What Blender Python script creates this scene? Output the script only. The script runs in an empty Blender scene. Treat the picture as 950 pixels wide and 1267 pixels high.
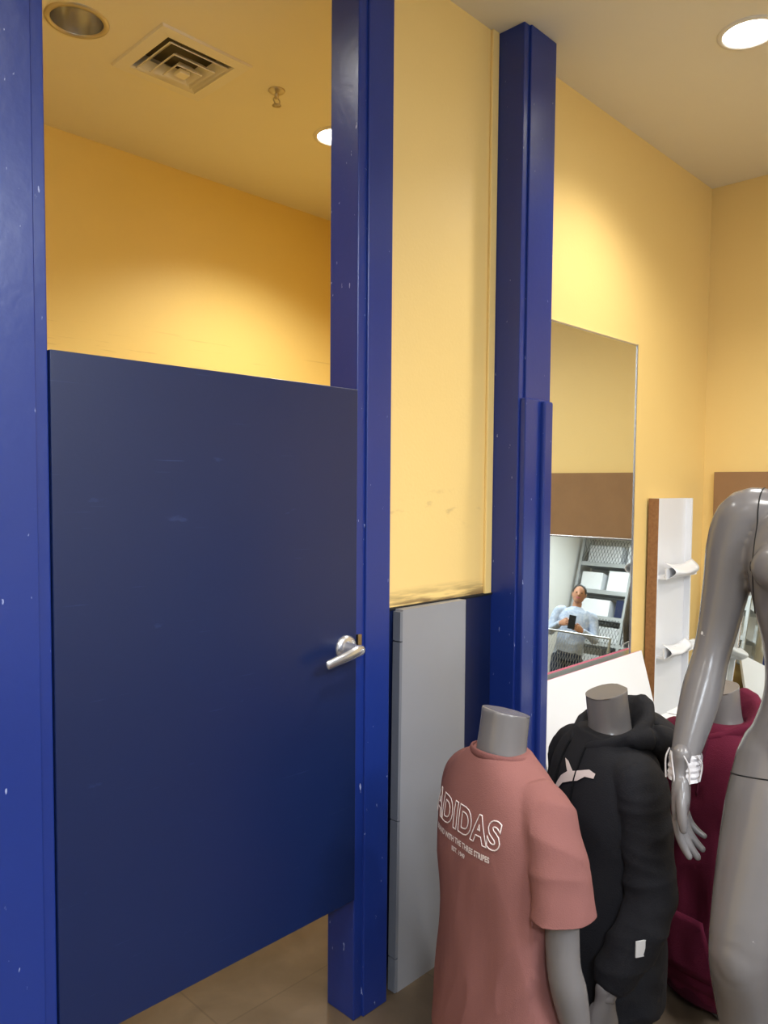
import bpy, bmesh, math, random
from mathutils import Vector, Matrix, noise
from mathutils.bvhtree import BVHTree
random.seed(4)
S=bpy.context.scene
def ZZ(z): return 1.55+(z-1.5)*(1.035 if z<1.5 else .975)
CEIL=3.135
# ------------------------------------------------------------ materials
def lin(c):
    return tuple(((v/255)/12.92 if v/255<=.04045 else ((v/255+.055)/1.055)**2.4) for v in c)+(1,)
def mat(name,rgb,rough=.5,metal=0,var=.06,vscale=6,bump=0,bscale=60,coat=0,rgb2=None,scuff=None,spec=.5,sheen=0):
    m=bpy.data.materials.new(name); m.use_nodes=True
    nt=m.node_tree; N=nt.nodes; L=nt.links; b=N['Principled BSDF']
    tc=N.new('ShaderNodeTexCoord'); no=N.new('ShaderNodeTexNoise')
    no.inputs['Scale'].default_value=vscale; no.inputs['Detail'].default_value=5
    L.new(tc.outputs['Object'],no.inputs['Vector'])
    c1=lin(rgb); c2=lin(rgb2) if rgb2 else tuple(max(0,v*(1-var*2.5)) for v in c1[:3])+(1,)
    mx=N.new('ShaderNodeMix'); mx.data_type='RGBA'
    mx.inputs[6].default_value=c1; mx.inputs[7].default_value=c2
    L.new(no.outputs['Fac'],mx.inputs[0]); out=mx.outputs[2]
    scs=scuff if isinstance(scuff,list) else ([scuff] if scuff else [])
    for scuff in scs:
        sc=N.new('ShaderNodeMapping'); sc.inputs['Scale'].default_value=scuff['scale']
        sc.inputs['Rotation'].default_value=scuff.get('rot',(0,0,0))
        sc.inputs['Location'].default_value=scuff.get('loc',(0,0,0))
        L.new(tc.outputs['Object'],sc.inputs['Vector'])
        n2=N.new('ShaderNodeTexNoise'); n2.inputs['Scale'].default_value=1; n2.inputs['Detail'].default_value=scuff.get('det',4)
        L.new(sc.outputs[0],n2.inputs['Vector'])
        r=N.new('ShaderNodeMapRange'); r.inputs[1].default_value=scuff['lo']; r.inputs[2].default_value=scuff['hi']; r.inputs[4].default_value=scuff.get('amt',1)
        L.new(n2.outputs['Fac'],r.inputs[0])
        fac=r.outputs[0]
        if 'z' in scuff:
            sp=N.new('ShaderNodeSeparateXYZ'); L.new(tc.outputs['Object'],sp.inputs[0])
            zz=scuff['z']
            r2=N.new('ShaderNodeMapRange'); r2.inputs[1].default_value=zz[0]; r2.inputs[2].default_value=zz[1]
            r2.inputs[3].default_value=1; r2.inputs[4].default_value=0
            L.new(sp.outputs[2],r2.inputs[0])
            mm=N.new('ShaderNodeMath'); mm.operation='MULTIPLY'; L.new(fac,mm.inputs[0]); L.new(r2.outputs[0],mm.inputs[1]); fac=mm.outputs[0]
            if len(zz)>2:
                r3=N.new('ShaderNodeMapRange'); r3.inputs[1].default_value=zz[2]; r3.inputs[2].default_value=zz[3]
                L.new(sp.outputs[2],r3.inputs[0])
                m3=N.new('ShaderNodeMath'); m3.operation='MULTIPLY'; L.new(fac,m3.inputs[0]); L.new(r3.outputs[0],m3.inputs[1]); fac=m3.outputs[0]
        m2=N.new('ShaderNodeMix'); m2.data_type='RGBA'; L.new(fac,m2.inputs[0]); L.new(out,m2.inputs[6])
        m2.inputs[7].default_value=lin(scuff['rgb']); out=m2.outputs[2]
    L.new(out,b.inputs['Base Color'])
    b.inputs['Roughness'].default_value=rough; b.inputs['Metallic'].default_value=metal
    b.inputs['Coat Weight'].default_value=coat; b.inputs['Specular IOR Level'].default_value=spec
    if bump:
        n3=N.new('ShaderNodeTexNoise'); n3.inputs['Scale'].default_value=bscale; n3.inputs['Detail'].default_value=3
        L.new(tc.outputs['Object'],n3.inputs['Vector'])
        bp=N.new('ShaderNodeBump'); bp.inputs['Strength'].default_value=bump; bp.inputs['Distance'].default_value=.004
        L.new(n3.outputs['Fac'],bp.inputs['Height']); L.new(bp.outputs[0],b.inputs['Normal'])
    return m
def emis(name,rgb,st):
    m=bpy.data.materials.new(name); m.use_nodes=True; b=m.node_tree.nodes['Principled BSDF']
    b.inputs['Base Color'].default_value=(1,1,1,1)
    b.inputs['Emission Color'].default_value=rgb+(1,); b.inputs['Emission Strength'].default_value=st; return m
YEL=mat('yellow_paint',(246,213,138),.5,bump=.12,bscale=90,var=.02,vscale=1.5)
YELS=mat('yellow_paint_scuffed',(246,213,138),.5,bump=.12,bscale=90,var=.02,vscale=1.5,
   scuff=[dict(scale=(5,5,55),rot=(0,.06,0),lo=.44,hi=.60,rgb=(120,94,62),z=(1.165,1.225),amt=.95),
          dict(scale=(12,12,30),rot=(0,.1,0),lo=.60,hi=.72,rgb=(185,150,105),z=(1.50,1.56,1.40,1.46),amt=.4)])
YELB=mat('yellow_paint_stall',(247,218,132),.5,bump=.1,bscale=80,var=.03,vscale=1.2,
   scuff=dict(scale=(3,3,90),lo=.66,hi=.74,rgb=(170,130,70),z=(2.2,2.35),amt=.5))
CEI=mat('ceiling_paint',(238,230,208),.8,var=.01)
BLU=mat('blue_enamel_paint',(27,50,128),.28,var=.06,vscale=3,bump=.12,bscale=40,
   scuff=dict(scale=(90,90,30),lo=.72,hi=.74,rgb=(150,160,200)))
BLUD=mat('blue_door_laminate',(15,32,76),.36,var=.06,vscale=2,bump=.05,bscale=120,
   scuff=[dict(scale=(6,6,170),rot=(0,.25,0),lo=.70,hi=.78,rgb=(60,74,120),amt=.45),dict(scale=(9,9,22),rot=(0,.1,0),lo=.70,hi=.74,rgb=(50,64,112),amt=.4)])
BLUK=mat('blue_dark_paint',(13,27,68),.4,var=.05)
GRYP=mat('grey_panel_laminate',(142,143,149),.3,var=.02,vscale=2)
GRYE=mat('grey_panel_edge',(112,116,126),.4,var=.05)
CHR=mat('brushed_nickel',(205,206,212),.25,metal=.85,var=.03)
BRS=mat('brass',(200,175,130),.3,metal=1)
RNG=mat('satin_ring',(205,196,176),.35,metal=.7)
MIR=mat('mirror_silver',(232,236,232),.01,metal=1,var=0)
WHT=mat('white_board',(236,237,240),.4,var=.02)
WHTM=mat('white_metal',(236,230,216),.45,var=.03)
WALLW=mat('white_wall_paint',(232,230,226),.7,var=.02)
DRK=mat('dark_void',(14,14,16),.8)
GRV=mat('duct_grey',(96,88,74),.8)
CARD=mat('cardboard',(158,120,82),.85,var=.08,vscale=9,bump=.1,bscale=50)
CORR=mat('corrugated_edge',(120,78,48),.9,rgb2=(170,125,80),vscale=90)
MAN=mat('mannequin_grey_gloss',(115,112,113),.25,var=.05,vscale=3,
   scuff=dict(scale=(45,45,45),lo=.76,hi=.78,rgb=(215,212,210)))
TEE=mat('mauve_cotton',(136,91,87),.9,var=.04,bump=.25,bscale=400,spec=.2)
TEER=mat('mauve_rib',(126,82,79),.9,bump=.3,bscale=300,spec=.2)
BLK=mat('black_fleece',(28,29,35),.85,var=.05,bump=.3,bscale=300,spec=.3)
BLKR=mat('black_rib',(17,18,22),.9,bump=.4,bscale=250,spec=.25)
MRN=mat('maroon_fleece',(98,24,50),.9,var=.06,bump=.3,bscale=300,spec=.25)
MRNR=mat('maroon_rib',(76,16,38),.9,bump=.4,bscale=250,spec=.25)
INK=mat('white_print',(222,208,206),.6,var=0)
PNK=mat('pink_edge',(225,120,150),.6)
PLA=mat('clear_tape',(205,202,205),.2,var=.1,vscale=60,coat=.5)
STEEL=mat('rack_steel',(185,188,190),.35,metal=.5)
SKIN=mat('skin',(196,142,112),.55,var=.05); HAIR=mat('dark_hair',(38,28,24),.6,bump=.4,bscale=90)
SHIRT=mat('light_blue_shirt',(130,152,190),.8,rgb2=(215,222,235),vscale=40); JEAN=mat('denim',(44,56,84),.9,bump=.3,bscale=200)
BULB=emis('lamp_glow',(1,.97,.9),14)
PANEL=emis('fill_panel_glow',(.93,.96,1),3.2)
def floormat():
    m=bpy.data.materials.new('floor_tile'); m.use_nodes=True; nt=m.node_tree;N=nt.nodes;L=nt.links;b=N['Principled BSDF']
    tc=N.new('ShaderNodeTexCoord'); br=N.new('ShaderNodeTexBrick'); br.offset=0
    br.inputs['Scale'].default_value=1; br.inputs['Brick Width'].default_value=.6; br.inputs['Row Height'].default_value=.6
    br.inputs['Mortar Size'].default_value=.003
    br.inputs['Color1'].default_value=lin((102,87,70)); br.inputs['Color2'].default_value=lin((95,81,66)); br.inputs['Mortar'].default_value=lin((84,72,58))
    L.new(tc.outputs['Object'],br.inputs['Vector'])
    no=N.new('ShaderNodeTexNoise'); no.inputs['Scale'].default_value=4; no.inputs['Detail'].default_value=9; no.inputs['Distortion'].default_value=.6; L.new(tc.outputs['Object'],no.inputs['Vector'])
    mx=N.new('ShaderNodeMix'); mx.data_type='RGBA'; mx.blend_type='MULTIPLY'; mx.inputs[0].default_value=.8
    L.new(br.outputs['Color'],mx.inputs[6]); cr=N.new('ShaderNodeValToRGB'); cr.color_ramp.elements[0].position=.35; cr.color_ramp.elements[0].color=(.42,.4,.37,1); cr.color_ramp.elements[1].position=.65
    L.new(no.outputs['Fac'],cr.inputs[0]); L.new(cr.outputs[0],mx.inputs[7]); L.new(mx.outputs[2],b.inputs['Base Color']); b.inputs['Roughness'].default_value=.5
    return m
FLR=floormat()
# ------------------------------------------------------------ helpers
def link(o): S.collection.objects.link(o); return o
def obj(name,bm,mt=None,smooth=False,parent=None):
    me=bpy.data.meshes.new(name); bm.to_mesh(me); bm.free()
    mts=mt if isinstance(mt,(list,tuple)) else [mt]
    for x in mts: me.materials.append(x)
    if smooth: 
        for p in me.polygons: p.use_smooth=True
    o=link(bpy.data.objects.new(name,me))
    if parent: o.parent=parent
    return o
def empty(name,loc=(0,0,0),rz=0,sc=1):
    e=link(bpy.data.objects.new(name,None)); e.location=loc; e.rotation_euler=(0,0,rz); e.scale=sc if isinstance(sc,tuple) else (sc,)*3; e.empty_display_size=.1; return e
def box(bm,x0,x1,y0,y1,z0,z1,bev=0,mi=0):
    r=bmesh.ops.create_cube(bm,size=1); vs=r['verts']
    for v in vs: v.co=Vector(((x0+x1)/2+v.co.x*(x1-x0),(y0+y1)/2+v.co.y*(y1-y0),(z0+z1)/2+v.co.z*(z1-z0)))
    fs=set(f for v in vs for f in v.link_faces)
    for f in fs: f.material_index=mi
    if bev:
        es=list(set(e for v in vs for e in v.link_edges))
        rb=bmesh.ops.bevel(bm,geom=es,offset=bev,segments=2,affect='EDGES',profile=.5,clamp_overlap=True)
        for f in rb['faces']: f.material_index=mi
def boxo(name,x0,x1,y0,y1,z0,z1,mt,bev=0,parent=None):
    bm=bmesh.new(); box(bm,x0,x1,y0,y1,z0,z1,bev); return obj(name,bm,mt,parent=parent)
def rings_to(bm,rings,cap=True,closed=False,mi=0):
    R=[[bm.verts.new(p) for p in r] for r in rings]; n=len(R[0])
    m=len(R)
    for i in range(m if closed else m-1):
        a=R[i];b=R[(i+1)%m]
        for j in range(n):
            f=bm.faces.new((a[j],a[(j+1)%n],b[(j+1)%n],b[j])); f.material_index=mi
    if cap and not closed:
        f=bm.faces.new(R[0][::-1]); f.material_index=mi
        f=bm.faces.new(R[-1]); f.material_index=mi
def tube(bm,pts,rad,n=18,ref=Vector((0,1,0)),round_ends=False,sub=4,mi=0):
    P=[Vector(p) for p in pts]; R=[(r,r) if not isinstance(r,(tuple,list)) else r for r in rad]
    def cr(a,b,c,d,t): return .5*((2*b)+(c-a)*t+(2*a-5*b+4*c-d)*t*t+(-a+3*b-3*c+d)*t**3)
    PP=[];RR=[]
    for i in range(len(P)-1):
        a=P[max(i-1,0)];b=P[i];c=P[i+1];d=P[min(i+2,len(P)-1)]
        ra=R[max(i-1,0)];rb=R[i];rc=R[i+1];rd=R[min(i+2,len(P)-1)]
        for k in range(sub):
            t=k/sub; PP.append(cr(a,b,c,d,t)); RR.append((cr(ra[0],rb[0],rc[0],rd[0],t),cr(ra[1],rb[1],rc[1],rd[1],t)))
    PP.append(P[-1]);RR.append(R[-1])
    rings=[]
    T=[]
    for i in range(len(PP)):
        t=(PP[min(i+1,len(PP)-1)]-PP[max(i-1,0)]).normalized(); T.append(t)
    def ring(c,t,r):
        s=t.cross(ref); 
        if s.length<1e-3: s=t.cross(Vector((1,0,0)))
        s.normalize(); q=s.cross(t).normalized()
        return [c+s*math.cos(a)*r[0]+q*math.sin(a)*r[1] for a in [2*math.pi*j/n for j in range(n)]]
    if round_ends:
        r=RR[0]; m=min(r)
        for al in (80,55,28): rings.append(ring(PP[0]-T[0]*m*math.sin(math.radians(al)),T[0],(r[0]*math.cos(math.radians(al)),r[1]*math.cos(math.radians(al)))))
    for c,t,r in zip(PP,T,RR): rings.append(ring(c,t,r))
    if round_ends:
        r=RR[-1]; m=min(r)
        for al in (28,55,80): rings.append(ring(PP[-1]+T[-1]*m*math.sin(math.radians(al)),T[-1],(r[0]*math.cos(math.radians(al)),r[1]*math.cos(math.radians(al)))))
    rings_to(bm,rings,mi=mi)
def prof(bm,keys,n=40,ex=2.3,sub=5):
    K=keys; out=[]
    def cr(a,b,c,d,t): return .5*((2*b)+(c-a)*t+(2*a-5*b+4*c-d)*t*t+(-a+3*b-3*c+d)*t**3)
    rows=[]
    for i in range(len(K)-1):
        q=[K[max(i-1,0)],K[i],K[i+1],K[min(i+2,len(K)-1)]]
        for k in range(sub): rows.append([cr(q[0][m],q[1][m],q[2][m],q[3][m],k/sub) for m in range(4)])
    rows.append(list(K[-1]))
    for z,a,b,yc in rows:
        r=[]
        for j in range(n):
            t=2*math.pi*j/n; c,s=math.cos(t),math.sin(t)
            r.append(Vector((a*math.copysign(abs(c)**(2/ex),c),yc+b*math.copysign(abs(s)**(2/ex),s),z)))
        out.append(r)
    rings_to(bm,out)
def ell(bm,c,r,seg=20):
    q=bmesh.ops.create_uvsphere(bm,u_segments=seg,v_segments=seg//2,radius=1)
    for v in q['verts']: v.co=Vector((c[0]+v.co.x*r[0],c[1]+v.co.y*r[1],c[2]+v.co.z*r[2]))
def remesh(bm,vox,it=4,fac=.5):
    me=bpy.data.meshes.new('t'); bm.to_mesh(me); bm.free()
    o=link(bpy.data.objects.new('t',me))
    m=o.modifiers.new('r','REMESH'); m.mode='VOXEL'; m.voxel_size=vox; m.use_smooth_shade=True
    if it:
        s=o.modifiers.new('s','SMOOTH'); s.iterations=it; s.factor=fac
    dg=bpy.context.evaluated_depsgraph_get(); dg.update()
    ev=o.evaluated_get(dg); b2=bmesh.new(); b2.from_mesh(ev.to_mesh()); ev.to_mesh_clear()
    bpy.data.objects.remove(o); bpy.data.meshes.remove(me)
    return b2
def lathe(bm,prf,c=(0,0,0),n=40,mi=0,axis='z'):
    rings=[]
    for r,z in prf:
        if axis=='z': rings.append([Vector((c[0]+r*math.cos(2*math.pi*j/n),c[1]+r*math.sin(2*math.pi*j/n),c[2]+z)) for j in range(n)])
        else: rings.append([Vector((c[0]+r*math.cos(2*math.pi*j/n),c[1]+z,c[2]+r*math.sin(2*math.pi*j/n))) for j in range(n)])
    rings_to(bm,rings,cap=False,mi=mi)
def cyl(bm,a,b,r,n=12,mi=0):
    tube(bm,[a,b],[r,r],n=n,sub=1,ref=Vector((.3,.9,.2)),mi=mi)
# ------------------------------------------------------------ room shell
PF=1.543; WP=1.665
X0,X1=-3.0,4.19; Y0,Y1=-3.0,3.52
boxo('floor',X0-.1,X1+.1,Y0-.1,Y1+.1,-.1,0,FLR)
lampsU=[(1.208,2.663,0),(2.41,2.665,100),(2.86,1.023,64),(.75,.35,82),(-.9,.9,65),(1.9,-.9,85),(3.5,-.4,75),(.85,2.12,40)]  # downlights beside camera are added fill; last one added to even out stall
cb=bmesh.new(); box(cb,X0-.1,X1+.1,Y0-.1,Y1+.1,CEIL,CEIL+.16)
co=obj('ceiling',cb,CEI)
cut=bmesh.new()
for x,y,_ in lampsU:
    bmesh.ops.create_cone(cut,cap_ends=True,segments=48,radius1=.092,radius2=.092,depth=.3,matrix=Matrix.Translation((x,y,CEIL+.02)))
DX,DY=1.605,2.647
box(cut,DX-.135,DX+.135,DY-.135,DY+.135,CEIL-.1,CEIL+.12)
ct=obj('cut',cut,CEI)
md=co.modifiers.new('b','BOOLEAN'); md.object=ct; md.operation='DIFFERENCE'; md.solver='EXACT'
dg=bpy.context.evaluated_depsgraph_get(); dg.update()
nm=bpy.data.meshes.new_from_object(co.evaluated_get(dg)); co.modifiers.clear(); co.data=nm
bpy.data.objects.remove(ct)
boxo('wall_right',X1,X1+.1,Y0,Y1,0,CEIL,YEL)
boxo('wall_back',X0,X1,Y1,Y1+.1,0,CEIL,YELB)
boxo('wall_left',X0-.1,X0,Y0,Y1,0,CEIL,WALLW)
boxo('wall_rear',X0,X1,Y0-.1,Y0,0,CEIL,WALLW)
boxo('wall_stall_left',.30,.38,WP+.1,Y1,0,CEIL,YELB)
boxo('wall_stall_right',3.30,3.38,WP+.1,Y1,0,CEIL,YELB)
boxo('wall_front',1.616,2.35,WP,WP+.1,0,CEIL,YELS)
boxo('wall_front_right',2.35,X1,WP,WP+.1,0,CEIL,YEL)
boxo('wall_front_left',X0,.47,WP,WP+.1,0,CEIL,YEL)
# trim
boxo('trim_corner',2.225,2.262,WP-.012,WP,ZZ(1.12),CEIL,YEL,.003)
boxo('trim_kick_panel',1.616,2.262,WP-.012,WP,0,ZZ(1.122),BLUK,.003)
boxo('trim_kick_cap',1.616,2.262,WP-.016,WP,ZZ(1.122),ZZ(1.122)+.006,DRK)
# door posts
def post(x0,x1,step_side):
    bm=bmesh.new()
    box(bm,x0,x1,PF+.008,WP,0,CEIL,.003)
    if step_side>0: box(bm,x0+.032,x1,PF,PF+.02,0,CEIL,.003)
    else: box(bm,x0,x1-.026,PF,PF+.02,0,CEIL,.003)
    return bm
obj('trim_door_post_1',post(.48,.636,-1),BLU)
obj('trim_door_post_2',post(1.484,1.614,1),BLU)
bm=post(2.264,2.455,1)
box(bm,2.274,2.43,PF-.016,PF+.01,0,1.86,.004); box(bm,2.368,2.425,PF-.034,PF,0,1.855,.008)
obj('trim_door_post_3',bm,BLU)
# door
e=empty('door_1')
boxo('door_slab',.637,1.480,PF+.001,PF+.035,.365,1.814,BLUD,.002,parent=e)
hx,hz=1.436,1.10
bm=bmesh.new()
lathe(bm,[(.0,-.012),(.026,-.012),(.035,-.008),(.036,0)],(hx,PF,hz),axis='y')
lathe(bm,[(.0,-.05),(.013,-.05),(.015,-.045),(.017,-.02),(.022,-.010)],(hx,PF,hz),axis='y',n=24)
tube(bm,[(hx+.012,PF-.052,hz),(hx-.01,PF-.056,hz),(hx-.05,PF-.058,hz-.008),(hx-.108,PF-.052,hz-.022)],[(.014,.011),(.017,.011),(.015,.009),(.013,.007)],n=16,ref=Vector((0,1,0)),round_ends=True)
o=obj('lever_handle',bm,CHR,True,e)
boxo('latch_plate',1.486,1.500,PF-.001,PF+.01,1.075,1.13,BRS,.001,parent=e)
def prism(bm,b0,b1,t0,t1,dy,mi=0):
    f=[bm.verts.new(p) for p in (b0,b1,t1,t0)]; k=[bm.verts.new((p[0],p[1]+dy,p[2])) for p in (b0,b1,t1,t0)]
    q=[bm.faces.new(f),bm.faces.new(k[::-1])]
    for i in range(4): q.append(bm.faces.new((f[(i+1)%4],f[i],k[i],k[(i+1)%4])))
    for x in q: x.material_index=mi
bm=bmesh.new(); zt=ZZ(1.125)
def LP(u,z):
    k=1-z/zt; return (1.740+u*.328-.085*k,1.618-.07*k,z)
prism(bm,LP(.035,0),LP(1,0),LP(.035,zt),LP(1,zt),.033,0)
zs=[0,ZZ(.10),ZZ(.50),ZZ(1.03),zt-.004]
for a,b in zip(zs[:-1],zs[1:]): prism(bm,LP(0,a+.002),LP(.035,a+.002),LP(0,b-.002),LP(.035,b-.002),.030,1)
bmesh.ops.recalc_face_normals(bm,faces=bm.faces)
obj('grey_wall_panel',bm,[GRYP,GRYE])
# mirror
e=empty('wall_mirror')
mz0,mz1=ZZ(.715),ZZ(2.165)
MR=3.36
boxo('glass',2.48,MR,WP-.008,WP-.001,mz0,mz1,MIR,parent=e)
bm=bmesh.new()
for q in ((2.472,2.48,mz0-.008,mz1+.008),(MR,MR+.008,mz0-.008,mz1+.008),(2.48,MR,mz1,mz1+.006),(2.48,MR,mz0-.008,mz0)):
    box(bm,q[0],q[1],WP-.012,WP-.001,q[2],q[3],.001)
obj('frame',bm,CHR,parent=e)
# ------------------------------------------------------------ ceiling fixtures
def downlight(x,y,on):
    e=empty('recessed_downlight',(x,y,CEIL))
    bm=bmesh.new(); lathe(bm,[(.086,.0),(.088,-.006),(.104,-.004),(.106,0)],n=48); obj('trim_ring',bm,WHTM if on else RNG,True,e)
    bm=bmesh.new(); lathe(bm,[(.087,-.003),(.084,.03),(.074,.07),(.055,.11),(.03,.135),(.0001,.14)],n=48); obj('reflector',bm,CHR,True,e)
    bm=bmesh.new()
    if on: lathe(bm,[(.0001,.012),(.078,.016),(.085,.02)],n=40); obj('lens',bm,BULB,True,e)
    else: lathe(bm,[(.0001,.06),(.025,.065),(.033,.09),(.03,.13)],n=24); obj('bulb',bm,WHTM,True,e)
    if on:
        l=bpy.data.lights.new('lamp','SPOT'); l.energy=on; l.spot_size=math.radians(134); l.spot_blend=.75; l.shadow_soft_size=.08; l.color=(1,.97,.91)
        o=link(bpy.data.objects.new('lamp',l)); o.parent=e; o.location=(0,0,-.02)
for (x,y,on) in lampsU: downlight(x,y,on)
for x,y in ((-1.2,-1.5),(1.2,-2.0)):  # glowing panels added out of view to give the hallway ambient light
    e=empty('added_fill_panel',(x,y,CEIL))
    bm=bmesh.new(); box(bm,-.6,.6,-.3,.3,-.03,-.001,.004); obj('housing',bm,WHTM,parent=e)
    bm=bmesh.new(); box(bm,-.57,.57,-.27,.27,-.034,-.029); obj('diffuser',bm,PANEL,parent=e)
    l=bpy.data.lights.new('lamp','AREA'); l.shape='RECTANGLE'; l.size=1.1; l.size_y=.5; l.energy=95; l.color=(.84,.91,1)
    o=link(bpy.data.objects.new('lamp',l)); o.parent=e; o.location=(0,0,-.045)
# diffuser
e=empty('ceiling_air_diffuser',(DX,DY,CEIL))
def sq(h,z): return [Vector((-h,-h,z)),Vector((h,-h,z)),Vector((h,h,z)),Vector((-h,h,z))]
bm=bmesh.new(); rings_to(bm,[sq(.19,0),sq(.186,-.008),sq(.14,-.010),sq(.134,-.004),sq(.125,.05),sq(.13,.05),sq(.14,0)],cap=False)
obj('flange',bm,WHTM,parent=e)
for i,(h0,h1,z0,z1) in enumerate(((.122,.090,-.010,.014),(.086,.054,-.024,.002),(.052,.026,-.036,-.008))):
    bm=bmesh.new(); rings_to(bm,[sq(h0,z0),sq(h1,z1),sq(h1-.003,z1),sq(h0-.004,z0-.003),sq(h0,z0-.006),sq(h0+.002,z0-.003)],closed=True,cap=False); obj('louver_%d'%(i+1),bm,WHTM,parent=e)
bm=bmesh.new(); box(bm,-.022,.022,-.022,.022,-.042,-.026,.003); obj('center_plate',bm,WHTM,parent=e)
bm=bmesh.new(); box(bm,-.13,.13,-.13,.13,.05,.06); obj('duct_void',bm,GRV,parent=e)
# sprinkler
e=empty('ceiling_sprinkler_head',(1.97,2.538,CEIL))
bm=bmesh.new(); lathe(bm,[(.0001,-.012),(.014,-.012),(.018,-.010),(.030,-.006),(.034,-.002),(.034,0)],n=32)
lathe(bm,[(.009,-.01),(.009,-.03),(.0001,-.03)],n=16)
tube(bm,[(-.008,0,-.028),(-.016,0,-.04),(-.004,0,-.056)],[.0025]*3,n=8); tube(bm,[(.008,0,-.028),(.016,0,-.04),(.004,0,-.056)],[.0025]*3,n=8)
lathe(bm,[(.0001,-.056),(.016,-.056),(.018,-.059),(.0001,-.060)],n=24)
obj('sprinkler_body',bm,RNG,True,e)
# ------------------------------------------------------------ mannequins
def hand(bm_side,wr,scale=1,curl=1.0):
    s=bm_side; bm=bmesh.new()
    tube(bm,[(0,0,.03),(0,0,0),(0,.004,-.035),(0,.002,-.07),(0,0,-.096)],[(.021,.026),(.018,.028),(.016,.037),(.0145,.042),(.011,.038)],n=20,ref=Vector((0,1,0)),round_ends=True)
    tube(bm,[(-.006,.022,-.02),(-.012,.036,-.05)],[.014,.014],n=14,round_ends=True)
    for y,L,r,c in ((.030,.072,.0088,.8),(.0105,.082,.009,1.),(-.0095,.076,.0086,1.2),(-.0285,.06,.0076,1.5)):
        P=[(0,y*.9,-.085)]; a=.08*c*curl; x=0;z=-.092;k=y*.02
        P.append((x,y,z))
        for q,f in enumerate((.42,.32,.26)):
            a+=.24*c*curl*(1,1.2,.9)[q]
            x-=math.sin(a)*L*f; z-=math.cos(a)*L*f; P.append((x,y+k*(q+1)*.4,z))
        tube(bm,P,[r*1.0,r*1.05,r,r*.93,r*.78],n=12,round_ends=True,sub=4)
    tube(bm,[(-.008,.026,-.028),(-.014,.045,-.055),(-.018,.052,-.08),(-.021,.052,-.100)],[.0125,.0108,.0098,.0078],n=12,round_ends=True)
    bm=remesh(bm,.0024,2,.4)
    for v in bm.verts: v.co=Vector((v.co.x*s,v.co.y,v.co.z))*scale+Vector(wr)
    if s<0: bmesh.ops.reverse_faces(bm,faces=bm.faces)
    return bm
def fold(bm,fn):
    bm.normal_update()
    ds=[(v,v.normal.copy()*fn(v.co)) for v in bm.verts]
    for v,d in ds: v.co+=d
def nz(x,y,z,o=0): return noise.noise(Vector((x+o,y-o,z+2*o)))
def rg(x,y,z,o=0): return .5-abs(noise.noise(Vector((x+o,y-o,z+2*o))))*1.6
def torso_body(e,armsR,armsL,with_hands=(1,1)):
    bm=bmesh.new()
    prof(bm,[(.06,.13,.10,-.01),(.2,.14,.105,-.01),(.3,.13,.095,-.005),(.42,.11,.083,0),(.55,.12,.088,.0),(.68,.135,.092,.005),(.77,.135,.083,0),(.82,.105,.062,-.01),(.86,.070,.056,-.012),(.89,.054,.056,-.01),(.96,.051,.055,.0),(.99,.051,.055,.002)])
    for s in(1,-1): tube(bm,[(s*.076,0,.2),(s*.08,0,.1),(s*.08,0,.0)],[.078,.076,.072],n=24)
    for A in (armsR,armsL): tube(bm,A[0],A[1],n=18)
    bm=remesh(bm,.006,5)
    for v in bm.verts:
        lim=.976+v.co.x*.0-v.co.y*.25
        if v.co.z>lim: v.co.z=lim
    obj('body',bm,MAN,True,e)
    if with_hands[0]: obj('hand_right',hand(1,armsR[0][-1]),MAN,True,e)
    if with_hands[1]: obj('hand_left',hand(-1,armsL[0][-1]),MAN,True,e)
# ---- 1: t-shirt mannequin
m1=empty('tshirt_mannequin',(1.50,1.05,0),math.radians(-106),1.04)
RA=[.030,.030,.030,.036,.036,.038,.025]
aR=([(.12,0,.77),(.155,0,.755),(.178,0,.70),(.195,0,.60),(.205,.0,.49),(.210,.015,.42),(.213,.05,.27)],RA)
aL=([(-.12,0,.77),(-.148,.01,.755),(-.165,.03,.70),(-.178,.05,.60),(-.182,.07,.49),(-.184,.10,.42),(-.184,.15,.28)],RA)
torso_body(m1,aR,aL)
bm=bmesh.new()
prof(bm,[(.19,.186,.134,.0),(.3,.182,.130,0),(.42,.175,.123,0),(.55,.172,.120,0),(.66,.173,.122,0),(.74,.174,.116,-.002),(.80,.156,.101,-.006),(.845,.120,.084,-.01),(.872,.088,.072,-.012),(.89,.066,.064,-.012)],ex=2.5)
for s in (1,-1):
    fw=0 if s>0 else .028; ins=0 if s>0 else .02
    tube(bm,[(s*.10,-.002,.815),(s*(.147-ins*.3),-.002+fw*.2,.788),(s*(.176-ins*.6),-.002+fw*.5,.735),(s*(.192-ins),fw,.66),(s*(.203-ins),.004+fw*1.5,.580)],[(.05,.056),(.053,.064),(.050,.067),(.049,.068),(.053,.072)],n=24)
bm=remesh(bm,.005,6)
def f1(p):
    x,y,z=p; w=min(1,max(.08,(.80-z)/.3))
    t=x>.165
    r=w*(.012*rg(x*6+z*2.2,y*6,z*1.6)+.007*rg(x*13-z*4,y*13,z*3,3))
    if t: r+=.006*rg(x*6,y*6+z*7,z*9,5)
    return r
fold(bm,f1)
SZ=.596
for v in bm.verts:
    if v.co.z<.205: v.co.z=.2
    if v.co.x>.181 and .45<v.co.z<SZ: v.co.z=SZ
dl=[f for f in bm.faces if all(v.co.z<.2005 for v in f.verts) or all(v.co.x>.1805 and .5<v.co.z<=SZ+.0003 for v in f.verts)]
bvh=BVHTree.FromBMesh(bm)
bmesh.ops.delete(bm,geom=dl,context='FACES')
o=obj('tshirt',bm,TEE,True,m1); sm=o.modifiers.new('s','SOLIDIFY'); sm.thickness=.003; sm.offset=-1
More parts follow.
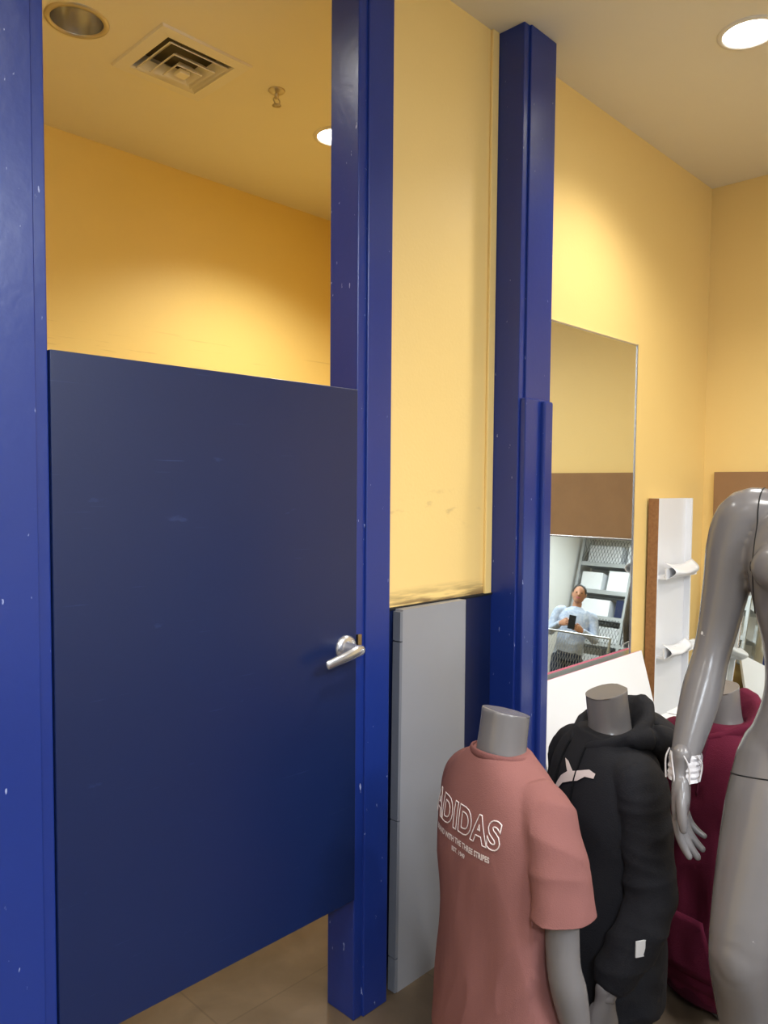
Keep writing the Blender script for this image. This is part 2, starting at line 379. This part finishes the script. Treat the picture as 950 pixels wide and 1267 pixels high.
def torus_ell(e,name,z,a,b,yc,r,mt,tilt=0,h=None,xc=0):
    bm=bmesh.new(); n=48; rings=[]
    for i in range(n):
        t=2*math.pi*i/n; c=Vector((xc+a*math.cos(t),yc+b*math.sin(t),z+tilt*math.sin(t))); o=Vector((math.cos(t),math.sin(t),0))
        rings.append([c+o*math.cos(u)*r+Vector((0,0,1))*math.sin(u)*(h or r) for u in [2*math.pi*k/10 for k in range(10)]])
    rings_to(bm,rings,closed=True,cap=False); return obj(name,bm,mt,True,e)
torus_ell(m1,'collar_rib',.880,.069,.067,-.010,.004,TEER,-.010,.010)
def project_text(e,body,size,x0,z0,outline,bv,off=0,sgn=-1,name='back_print',spacing=1,sx=1,shear=0):
    c=bpy.data.curves.new('tx','FONT'); c.body=body; c.size=size; c.align_x='CENTER'; c.align_y='CENTER'; c.space_character=spacing
    c.offset=off; c.resolution_u=4
    if outline: c.fill_mode='NONE'; c.bevel_depth=outline; c.bevel_resolution=0
    else: c.fill_mode='FRONT'
    o=link(bpy.data.objects.new('tx',c)); dg=bpy.context.evaluated_depsgraph_get(); dg.update()
    me=bpy.data.meshes.new_from_object(o.evaluated_get(dg)); bm=bmesh.new(); bm.from_mesh(me); bpy.data.objects.remove(o)
    for k in range(3):
        es=[q for q in bm.edges if q.calc_length()>.007]
        if es: bmesh.ops.subdivide_edges(bm,edges=es,cuts=1)
    bmesh.ops.triangulate(bm,faces=bm.faces)
    for v in bm.verts:
        x=x0+v.co.x*sx; z=z0+v.co.y+shear*(v.co.x); d=v.co.z
        xx=x if sgn<0 else -x
        h=bv.ray_cast(Vector((xx,.5*sgn,z)),Vector((0,-sgn,0)))
        y=h[0].y if h[0] else 0
        v.co=Vector((xx,y+sgn*(.0022+d*.6),z))
    return obj(name,bm,INK,False,e)
project_text(m1,'ADIDAS',.080,-.008,.744,.0016,bvh,off=.0028,sx=.82,spacing=1.08,name='back_print_title')
project_text(m1,'BRAND WITH THE THREE STRIPES',.0175,-.006,.692,0,bvh,off=.0006,sx=.76,name='back_print_line')
project_text(m1,'EST. 1949',.014,-.006,.670,0,bvh,off=.0004,sx=.9,name='back_print_year')
# ---- hoodies
def hoodie(e,mt,rib,arms,hem=.17):
    bm=bmesh.new()
    prof(bm,[(hem,.146,.118,0),(hem+.03,.152,.125,0),(hem+.08,.175,.142,0),(.4,.172,.136,0),(.55,.168,.130,0),(.68,.174,.129,0),(.76,.168,.120,-.002),(.815,.142,.102,-.006),(.85,.106,.086,-.01),(.87,.083,.076,-.01)])
    for P,R in arms: tube(bm,P,R,n=24)
    bm=remesh(bm,.0055,3)
    def f(p):
        x,y,z=p; sl=1 if abs(x)>.160 else 0
        w=min(1,max(.3,(.84-z)/.3)); o=e.location.x
        return .003+w*(.013*rg(x*5+z,y*5,z*2.5,o)+.007*rg(x*11,y*11-z*4,z*6,3))+sl*(.008*rg(x*5,y*5+z*6,z*12,5)+.003*rg(x*9,y*9-z*9,z*20,9))
    fold(bm,f)
    bv=BVHTree.FromBMesh(bm); obj('hoodie',bm,mt,True,e)
    # hood: raised collar wrapping the neck + folded bag hanging on the back, kept as its own cloth layer
    bm=bmesh.new(); n=30; rings=[]
    for i in range(n+1):
        ang=math.radians(90)+math.radians(20)+math.radians(320)*i/n
        u=abs(i/n-.5)*2
        c=Vector((.078*math.cos(ang)*(1+.15*(1-u)),-.012+.084*math.sin(ang),.868+.030*(1-u)-.050*u))
        o=Vector((math.cos(ang),math.sin(ang),0)); tlt=Vector((0,0,1))+o*.35
        r1=.015+.012*(1-u); r2=.030+.030*(1-u)
        rings.append([c+o*math.cos(k)*r1+tlt*math.sin(k)*r2 for k in [2*math.pi*j/16 for j in range(16)]])
    rings_to(bm,rings)
    # two lobes of the folded hood and the drooping point
    for s in (1,-1): tube(bm,[(s*.02,-.165,.79),(s*.085,-.140,.835),(s*.108,-.075,.872),(s*.098,-.01,.868)],[(.030,.038),(.036,.042),(.030,.034),(.018,.022)],n=18,round_ends=True)
    tube(bm,[(0,-.12,.89),(0,-.160,.86),(0,-.178,.80),(0,-.160,.73)],[(.085,.022),(.098,.034),(.080,.036),(.035,.024)],n=24,ref=Vector((0,1,0)),round_ends=True)
    bm=remesh(bm,.0045,3)
    fold(bm,lambda p:.010*rg(p.x*8,p.y*8,p.z*9,2)+.004*rg(p.x*18,p.y*18,p.z*18,4))
    obj('hood',bm,mt,True,e)
    torus_ell(e,'waistband_rib',hem+.005,.150,.122,0,.006,rib,0,.03)
    bm=bmesh.new(); vs=[]
    for i in range(13):
        row=[]
        for j in range(9):
            z=hem+.08+.17*j/8; hw=.12-.045*max(0,(j-1)/7); x=-hw+2*hw*i/12
            h=bv.ray_cast(Vector((x,.5,z)),Vector((0,-1,0))); row.append(bm.verts.new((x,(h[0].y if h[0] else .14)+.005,z)))
        vs.append(row)
    for i in range(12):
        for j in range(8): bm.faces.new((vs[i][j],vs[i+1][j],vs[i+1][j+1],vs[i][j+1]))
    o=obj('kangaroo_pocket',bm,mt,True,e); sm=o.modifiers.new('s','SOLIDIFY'); sm.thickness=.004
    for s in(1,-1):
        P=[]
        for k,(x,z) in enumerate(((.035,.84),(.04,.80),(.042,.74),(.04,.68))):
            h=bv.ray_cast(Vector((s*x,.5,z)),Vector((0,-1,0))); P.append((s*x,(h[0].y if h[0] else .12)+.003,z))
        bm=bmesh.new(); tube(bm,P,[.003]*4,n=8); obj('drawstring',bm,rib,True,e)
    return bv
def sleeve(P): 
    return (P,[(.050,.058),(.055,.064),(.053,.062),(.050,.057),(.048,.053),(.048,.052),(.044,.047),(.032,.035)])
m2=empty('black_hoodie_mannequin',(1.94,1.02,0),math.radians(62),(1.02,1.02,1.01))
aR2=([(.12,0,.77),(.150,0,.755),(.180,0,.70),(.198,0,.60),(.21,.003,.49),(.213,.045,.41),(.210,.112,.30),(.21,.128,.265)],[.025,.025,.025,.025,.025,.024,.024,.024])
aL2=([(-a,b,c) for a,b,c in aR2[0]],aR2[1])
sR=sleeve([(.09,0,.80),(.150,0,.778),(.182,0,.70),(.20,0,.60),(.212,.005,.50),(.214,.04,.42),(.212,.088,.34),(.210,.112,.295)])
sL=sleeve([(-a,b,c) for a,b,c in sR[0]])
torso_body(m2,aR2,aL2)
bv2=hoodie(m2,BLK,BLKR,[sR,sL],.10)
def print_shape(e,poly,bv,name,sgn=1):
    bm=bmesh.new(); vs=[bm.verts.new((x,0,z)) for x,z in poly]; bm.faces.new(vs)
    bmesh.ops.triangulate(bm,faces=bm.faces)
    for k in range(5): 
        es=[q for q in bm.edges if q.calc_length()>.006]
        if es: bmesh.ops.subdivide_edges(bm,edges=es,cuts=1)
        bmesh.ops.triangulate(bm,faces=bm.faces)
    for v in bm.verts:
        h=bv.ray_cast(Vector((v.co.x,.5*sgn,v.co.z)),Vector((0,-sgn,0))); v.co.y=(h[0].y if h[0] else .13)+.004*sgn
    return obj(name,bm,INK,False,e)
cat=[(-.10,.745),(-.075,.742),(-.055,.725),(-.03,.715),(0,.70),(.02,.675),(.04,.65),(.06,.648),(.045,.66),(.03,.69),(.015,.715),(-.01,.735),(.02,.76),(0,.758),(-.03,.742),(-.05,.75),(-.08,.762),(-.10,.757)]
print_shape(m2,[(x,z+.035) for x,z in cat],bv2,'chest_print')
bm=bmesh.new(); box(bm,-.268,-.265,.055,.085,.40,.44); obj('hang_tag',bm,WHT,parent=m2)
# 3 maroon
m3=empty('maroon_hoodie_mannequin',(2.33,.86,0),math.radians(72),(1.02,1.02,.98))
torso_body(m3,aR2,aL2); hoodie(m3,MRN,MRNR,[sR,sL],.06)
# ---- full mannequin
m4=empty('standing_mannequin',(1.828,.432,0),math.radians(90+6),(1.03,1.03,1.065))
bm=bmesh.new()
prof(bm,[(.80,.13,.100,.045),(.86,.160,.118,.045),(.93,.160,.112,.040),(1.03,.132,.090,.026),(1.12,.136,.092,.014),(1.22,.160,.108,.012),(1.31,.176,.116,.012),(1.38,.165,.10,.002),(1.43,.125,.075,-.01),(1.46,.075,.062,-.016),(1.49,.054,.056,-.012),(1.56,.051,.055,0)])
for s in (1,-1):
    ell(bm,(s*.078,.095,1.30),(.075,.035,.055)); ell(bm,(s*.075,-.045,.84),(.078,.06,.08))
    kf=.18 if s>0 else .02; ko=.028 if s>0 else 0
    tube(bm,[(s*.082,.045,.90),(s*.090,.045+kf*.25,.80),(s*(.095+ko*.5),.03+kf*.65,.68),(s*(.098+ko),.01+kf,.555),(s*(.10+ko),-.02+kf*.85,.44),(s*(.10+ko),-.02+kf*.5,.25),(s*(.10+ko),-.02+kf*.15,.09)],[.095,.098,.080,.059,.059,.042,.033],n=26,round_ends=True)
    ell(bm,(s*(.098+ko),.045+kf,.56),(.037,.028,.054))
    tube(bm,[(s*(.10+ko),-.05+kf*.15,.04),(s*(.105+ko),.04+kf*.15,.045),(s*(.115+ko),.12+kf*.15,.028),(s*(.12+ko),.17+kf*.15,.02)],[(.032,.038),(.038,.042),(.042,.027),(.034,.018)],n=20,ref=Vector((0,0,1)),round_ends=True)
AR=([(.12,0,1.40),(.180,-.005,1.395),(.205,-.005,1.34),(.220,.0,1.25),(.232,.010,1.16),(.242,.03,1.09),(.250,.06,1.02),(.258,.110,.935),(.262,.143,.875)],[.05,.062,.060,.050,.043,.039,.043,.034,.026])
AL=([(-a,b,c) for a,b,c in AR[0]],AR[1])
for A in (AR,AL): tube(bm,A[0],A[1],n=22)
bm=remesh(bm,.006,5)
body4=obj('body',bm,MAN,True,m4)
def seam(e,o,co,no,name,keep):
    b=bmesh.new(); b.from_mesh(o.data)
    r=bmesh.ops.bisect_plane(b,geom=b.verts[:]+b.edges[:]+b.faces[:],plane_co=co,plane_no=no)
    es=[g for g in r['geom_cut'] if isinstance(g,bmesh.types.BMEdge)]
    c=bpy.data.curves.new(name,'CURVE'); c.dimensions='3D'; c.bevel_depth=.0015; c.bevel_resolution=1
    for g in es:
        if keep(g.verts[0].co):
            sp=c.splines.new('POLY'); sp.points.add(1)
            for i in(0,1): sp.points[i].co=(*g.verts[i].co,1)
    b.free()
    c.materials.append(DRK); q=link(bpy.data.objects.new(name,c)); q.parent=e
seam(m4,body4,Vector((0,0,.87)),Vector((.1,-.22,1)).normalized(),'hip_seam',lambda v:abs(v.x)<.2)
seam(m4,body4,Vector((.15,0,1.40)),Vector((1,0,.0)).normalized(),'shoulder_seam',lambda v:v.z>1.2)
obj('hand_right',hand(1,AR[0][-1],1.05,.9),MAN,True,m4); obj('hand_left',hand(-1,AL[0][-1],1.05,.9),MAN,True,m4)
bm=bmesh.new(); rings=[]
WX,WY=.261,.132
for i in range(10):
    z=.908-.006*i; r=.031+.002*(i%2)
    rings.append([Vector((WX+ (r+.005*nz(j*.9,i*.8,1))*math.cos(2*math.pi*j/24),WY+.012*(i/9-.5)+(r+.006*nz(j*.9,i,5))*math.sin(2*math.pi*j/24),z)) for j in range(24)])
rings_to(bm,rings,cap=False)
for k in range(7):
    a=k*.9; tube(bm,[(WX+.032*math.cos(a),WY+.034*math.sin(a),.910),(WX+.038*math.cos(a+.3),WY+.040*math.sin(a+.3),.89),(WX+.034*math.cos(a+.5),WY+.01+.036*math.sin(a+.5),.855)],[.0018]*3,n=6)
obj('wrist_wrap',bm,PLA,False,m4)
# ------------------------------------------------------------ clutter
def slab(name,p0,p1,p2,p3,th,mts,parent=None,ei=(2,)):
    bm=bmesh.new(); P=[Vector(p) for p in (p0,p1,p2,p3)]; n=(P[1]-P[0]).cross(P[3]-P[0]).normalized()*th
    a=[bm.verts.new(p) for p in P]; b=[bm.verts.new(p+n) for p in P]
    bm.faces.new(a[::-1]); bm.faces.new(b)
    for i in range(4):
        f=bm.faces.new((a[i],a[(i+1)%4],b[(i+1)%4],b[i])); f.material_index=(1 if len(mts)>1 and i in ei else 0)
    return obj(name,bm,mts,parent=parent)
zt=ZZ(.762)
slab('white_sign_board',(2.475,1.40,.0),(3.41,1.40,.0),(3.41,1.622,zt),(2.475,1.622,zt),-.012,[WHT,PNK])
bm=bmesh.new(); zb=ZZ(.60); x0,x1,y0,y1=2.84,3.28,1.02,1.34; t=.006
box(bm,x0,x1,y0,y0+t,0,zb); box(bm,x0,x1,y1-t,y1,0,zb); box(bm,x0,x0+t,y0,y1,0,zb); box(bm,x1-t,x1,y0,y1,0,zb); box(bm,x0,x1,y0,y1,0,.01)
box(bm,x0-.004,x1*.5+x0*.5-.004,y0-.004,y1+.004,zb-.004,zb+.002); box(bm,x1*.5+x0*.5+.006,x1+.004,y0-.004,y1+.004,zb-.002,zb+.004)
obj('white_carton',bm,WHT)
# cardboard display shelf
e=empty('cardboard_display_shelf')
bm=bmesh.new(); zt=ZZ(1.45); sx0,sx1=3.52,3.90
box(bm,sx0,sx1,1.630,1.655,0,zt,mi=0); box(bm,sx0-.004,sx0,1.605,1.655,0,zt,mi=1); box(bm,sx0,sx0+.012,1.605,1.655,0,zt,mi=0); box(bm,sx1-.012,sx1,1.60,1.655,0,zt,mi=0)
for z in (ZZ(1.09),ZZ(.72),ZZ(.35)):
    box(bm,sx0+.012,sx1-.012,1.57,1.655,z-.012,z,mi=0); box(bm,sx0+.012,sx1-.012,1.566,1.572,z-.012,z+.04,mi=0)
obj('panels',bm,[WHT,CORR],parent=e)
def curl(name,x0,x1,y,z,h,r):
    bm=bmesh.new(); rows=[]
    for i in range(13):
        u=i/12; x=x0+(x1-x0)*u
        rows.append([bm.verts.new((x,y-r*math.sin(k*.45)*(1+.3*math.sin(u*5)),z+h*k/8-.02*math.sin(u*math.pi)*(k/8))) for k in range(9)])
    for i in range(12):
        for k in range(8): bm.faces.new((rows[i][k],rows[i+1][k],rows[i+1][k+1],rows[i][k+1]))
    o=obj(name,bm,WHT,True,e); o.modifiers.new('s','SOLIDIFY').thickness=.0015
curl('torn_paper_1',sx0+.03,sx0+.33,1.566,ZZ(1.09)-.01,.08,.04); curl('torn_paper_2',sx0+.02,sx0+.28,1.566,ZZ(.72)-.01,.07,.035)
slab('cardboard_sheet',(4.165,1.60,0),(4.165,-.5,0),(4.165,-.5,1.635),(4.165,1.60,1.635),-.006,[CARD,CORR])
e=empty('leaning_mirror')
TX,TZ,BX=4.150,1.25,3.945
def lean(y,z,off=0):
    k=z/TZ; return (BX+(TX-BX)*k+off,y,z)
slab('glass',lean(1.54,.01),lean(-.3,.01),lean(-.3,TZ),lean(1.54,TZ),-.004,[MIR],parent=e)
bm=bmesh.new()
for a,b in (((1.545,.008),(1.545,TZ)),((-.305,.008),(-.305,TZ)),((-.305,.012),(1.545,.012)),((-.305,TZ),(1.545,TZ))): cyl(bm,lean(*a),lean(*b),.006,8)
obj('frame',bm,CHR,parent=e)
# shop shelving behind the camera (seen only through the mirrors)
e=empty('metal_shelving_unit')
bm=bmesh.new(); ax0,ax1,ay0,ay1=-2.93,-2.50,-2.9,-.3
for x in (ax0,ax1):
    for y in (ay0,-2.03,-1.17,ay1): box(bm,x-.02,x+.02,y-.02,y+.02,0,2.95)
LV=(.35,.85,1.33,1.72,2.12,2.55)
for z in LV:
    for x in (ax0,ax1): box(bm,x-.015,x+.015,ay0,ay1,z-.04,z+.025)
    box(bm,ax0,ax1,ay0,ay1,z-.006,z)
obj('frame',bm,STEEL,parent=e)
bm=bmesh.new()
for za,zb_ in ((1.33,1.70),(2.57,2.93),(.85,1.3)):
    for k in range(52):
        y=ay0+(ay1-ay0)*k/51
        for dy in (.15,-.15):
            if ay0<=y+dy<=ay1: cyl(bm,(ax1+.017,y,za),(ax1+.017,y+dy,zb_),.0035,4)
obj('mesh_front',bm,DRK,parent=e)
def carton(y0,y1,lv,h,m):
    bm=bmesh.new(); box(bm,ax0+.03,ax1-.03,y0,y1,lv+.002,lv+h,.004); box(bm,ax1-.031,ax1-.028,(y0+y1)/2-.03,(y0+y1)/2+.03,lv+h-.08,lv+h); obj('shelf_carton',bm,m,parent=e)
for a in ((-2.8,-2.25,2.55,.30,WHT),(-2.15,-1.8,2.55,.34,WHT),(-1.7,-1.2,2.55,.28,WHT),(-2.85,-2.5,2.12,.3,WHT),(-2.4,-1.9,2.12,.34,WHT),(-1.8,-1.3,2.12,.26,WHT),(-2.8,-2.3,1.72,.28,WHT),(-2.2,-1.9,1.72,.3,BLUK),(-1.8,-1.2,1.72,.24,WHT),(-2.8,-2.0,1.33,.26,WHT),(-1.8,-1.0,1.33,.3,GRYP),(-2.7,-1.9,.85,.3,WHT),(-1.7,-.9,.85,.34,BLUK)): carton(*a)
# grid wall panel in front of rear wall / hallway rail
e=empty('grid_wall_panel')
bm=bmesh.new(); gx=1.05
for y in (-1.55,-.35): cyl(bm,(gx,y,0),(gx,y,1.02),.012,10); cyl(bm,(gx-.2,y,.012),(gx+.2,y,.012),.012,10)
for z in (.06,.54,1.02): cyl(bm,(gx,-1.55,z),(gx,-.35,z),.010,10)
for k in range(40):
    y=-1.55+1.2*k/39
    for dy in (.12,-.12):
        for za in (.06,.54):
            if -1.55<=y+dy<=-.35: cyl(bm,(gx,y,za),(gx,y+dy,za+.48),.0022,4)
obj('panel',bm,STEEL,parent=e)
# ------------------------------------------------------------ customer standing behind the camera (seen via mirrors)
e=empty('standing_person',(-.06,-1.42,0),math.radians(-62))
bm=bmesh.new()
prof(bm,[(.86,.170,.115,0),(.95,.165,.118,0),(1.05,.160,.118,.002),(1.18,.175,.120,.004),(1.30,.190,.118,.0),(1.38,.175,.10,-.005),(1.43,.115,.075,-.01),(1.46,.068,.062,-.008)])
armR=[(.12,0,1.39),(.185,0,1.375),(.215,0,1.30),(.235,.02,1.20),(.245,.06,1.11),(.21,.17,1.14),(.14,.29,1.20)]
armL=[(-.12,0,1.39),(-.185,0,1.375),(-.22,.01,1.30),(-.25,.03,1.20),(-.27,.06,1.11),(-.235,.17,1.12),(-.12,.28,1.16)]
RS=[.055,.066,.062,.056,.050,.044,.036]
for A in (armR,armL): tube(bm,A,RS,n=20)
bm=remesh(bm,.007,4); fold(bm,lambda p:.007*rg(p.x*8,p.y*8,p.z*8)); obj('shirt',bm,SHIRT,True,e)
bm=bmesh.new()
prof(bm,[(.80,.150,.115,0),(.88,.168,.118,0),(.93,.160,.112,0)])
for s in (1,-1): tube(bm,[(s*.085,0,.86),(s*.09,.0,.74),(s*.095,.01,.52),(s*.098,.0,.38),(s*.10,-.01,.10)],[.098,.092,.070,.066,.054],n=22)
bm=remesh(bm,.008,4); fold(bm,lambda p:.006*rg(p.x*8,p.y*8,p.z*10)); obj('jeans',bm,JEAN,True,e)
bm=bmesh.new()
for s in (1,-1): tube(bm,[(s*.10,-.05,.045),(s*.105,.05,.045),(s*.115,.16,.033)],[(.038,.044),(.042,.044),(.036,.030)],ref=Vector((0,0,1)),round_ends=True)
obj('shoes',bm,DRK,True,e)
bm=bmesh.new()
tube(bm,[(0,-.01,1.42),(0,.005,1.52)],[.055,.052]); ell(bm,(0,.015,1.615),(.075,.092,.115)); ell(bm,(0,.045,1.555),(.05,.055,.055))
tube(bm,[(0,.100,1.63),(0,.122,1.595)],[.009,.014],n=10,round_ends=True)
for s in(1,-1): ell(bm,(s*.077,.01,1.61),(.010,.018,.03))
bm=remesh(bm,.004,2); obj('head',bm,SKIN,True,e)
bm=bmesh.new(); ell(bm,(0,-.008,1.645),(.085,.098,.102))
for v in list(bm.verts):
    if v.co.y>.062 and v.co.z<1.68: v.co.y=.062
    if v.co.z<1.585: v.co.z=1.585
obj('hair',bm,HAIR,True,e)
bm=bmesh.new()
for s in (1,-1): ell(bm,(s*.030,.098,1.625),(.012,.007,.006),10)
obj('eyes',bm,DRK,True,e)
bm=bmesh.new(); tube(bm,[(-.024,.096,1.565),(0,.102,1.563),(.024,.096,1.565)],[.005,.006,.005],n=8,round_ends=True); obj('mouth',bm,PNK,True,e)
for s,p in ((1,armR[-1]),(-1,armL[-1])):
    h=hand(s,(0,0,0),1,1.6); h.transform(Matrix.Translation(p)@Matrix.Rotation(math.radians(s*40),4,'Z')@Matrix.Rotation(math.radians(100),4,'X')); obj('hand_'+('right' if s>0 else 'left'),h,SKIN,True,e)
bm=bmesh.new(); box(bm,-.03,.05,.375,.385,1.15,1.31,.004); obj('phone',bm,DRK,parent=e)
# ------------------------------------------------------------ world, camera
w=bpy.data.worlds.new('w'); S.world=w; w.use_nodes=True; w.node_tree.nodes['Background'].inputs[0].default_value=(.8,.88,1,1); w.node_tree.nodes['Background'].inputs[1].default_value=.3
cam=bpy.data.cameras.new('camera'); co=link(bpy.data.objects.new('camera',cam)); S.camera=co
cam.sensor_fit='AUTO'; cam.sensor_width=36; cam.lens=27.0; cam.shift_y=.0134; cam.clip_start=.02
M=Matrix.Rotation(math.radians(-45.8),4,'Z')@Matrix.Rotation(math.radians(87),4,'X')@Matrix.Rotation(math.radians(.45),4,'Z')
M.translation=Vector((0,0,1.55)); co.matrix_world=M
S.view_settings.view_transform='Standard'; S.view_settings.look='None'; S.view_settings.exposure=.2
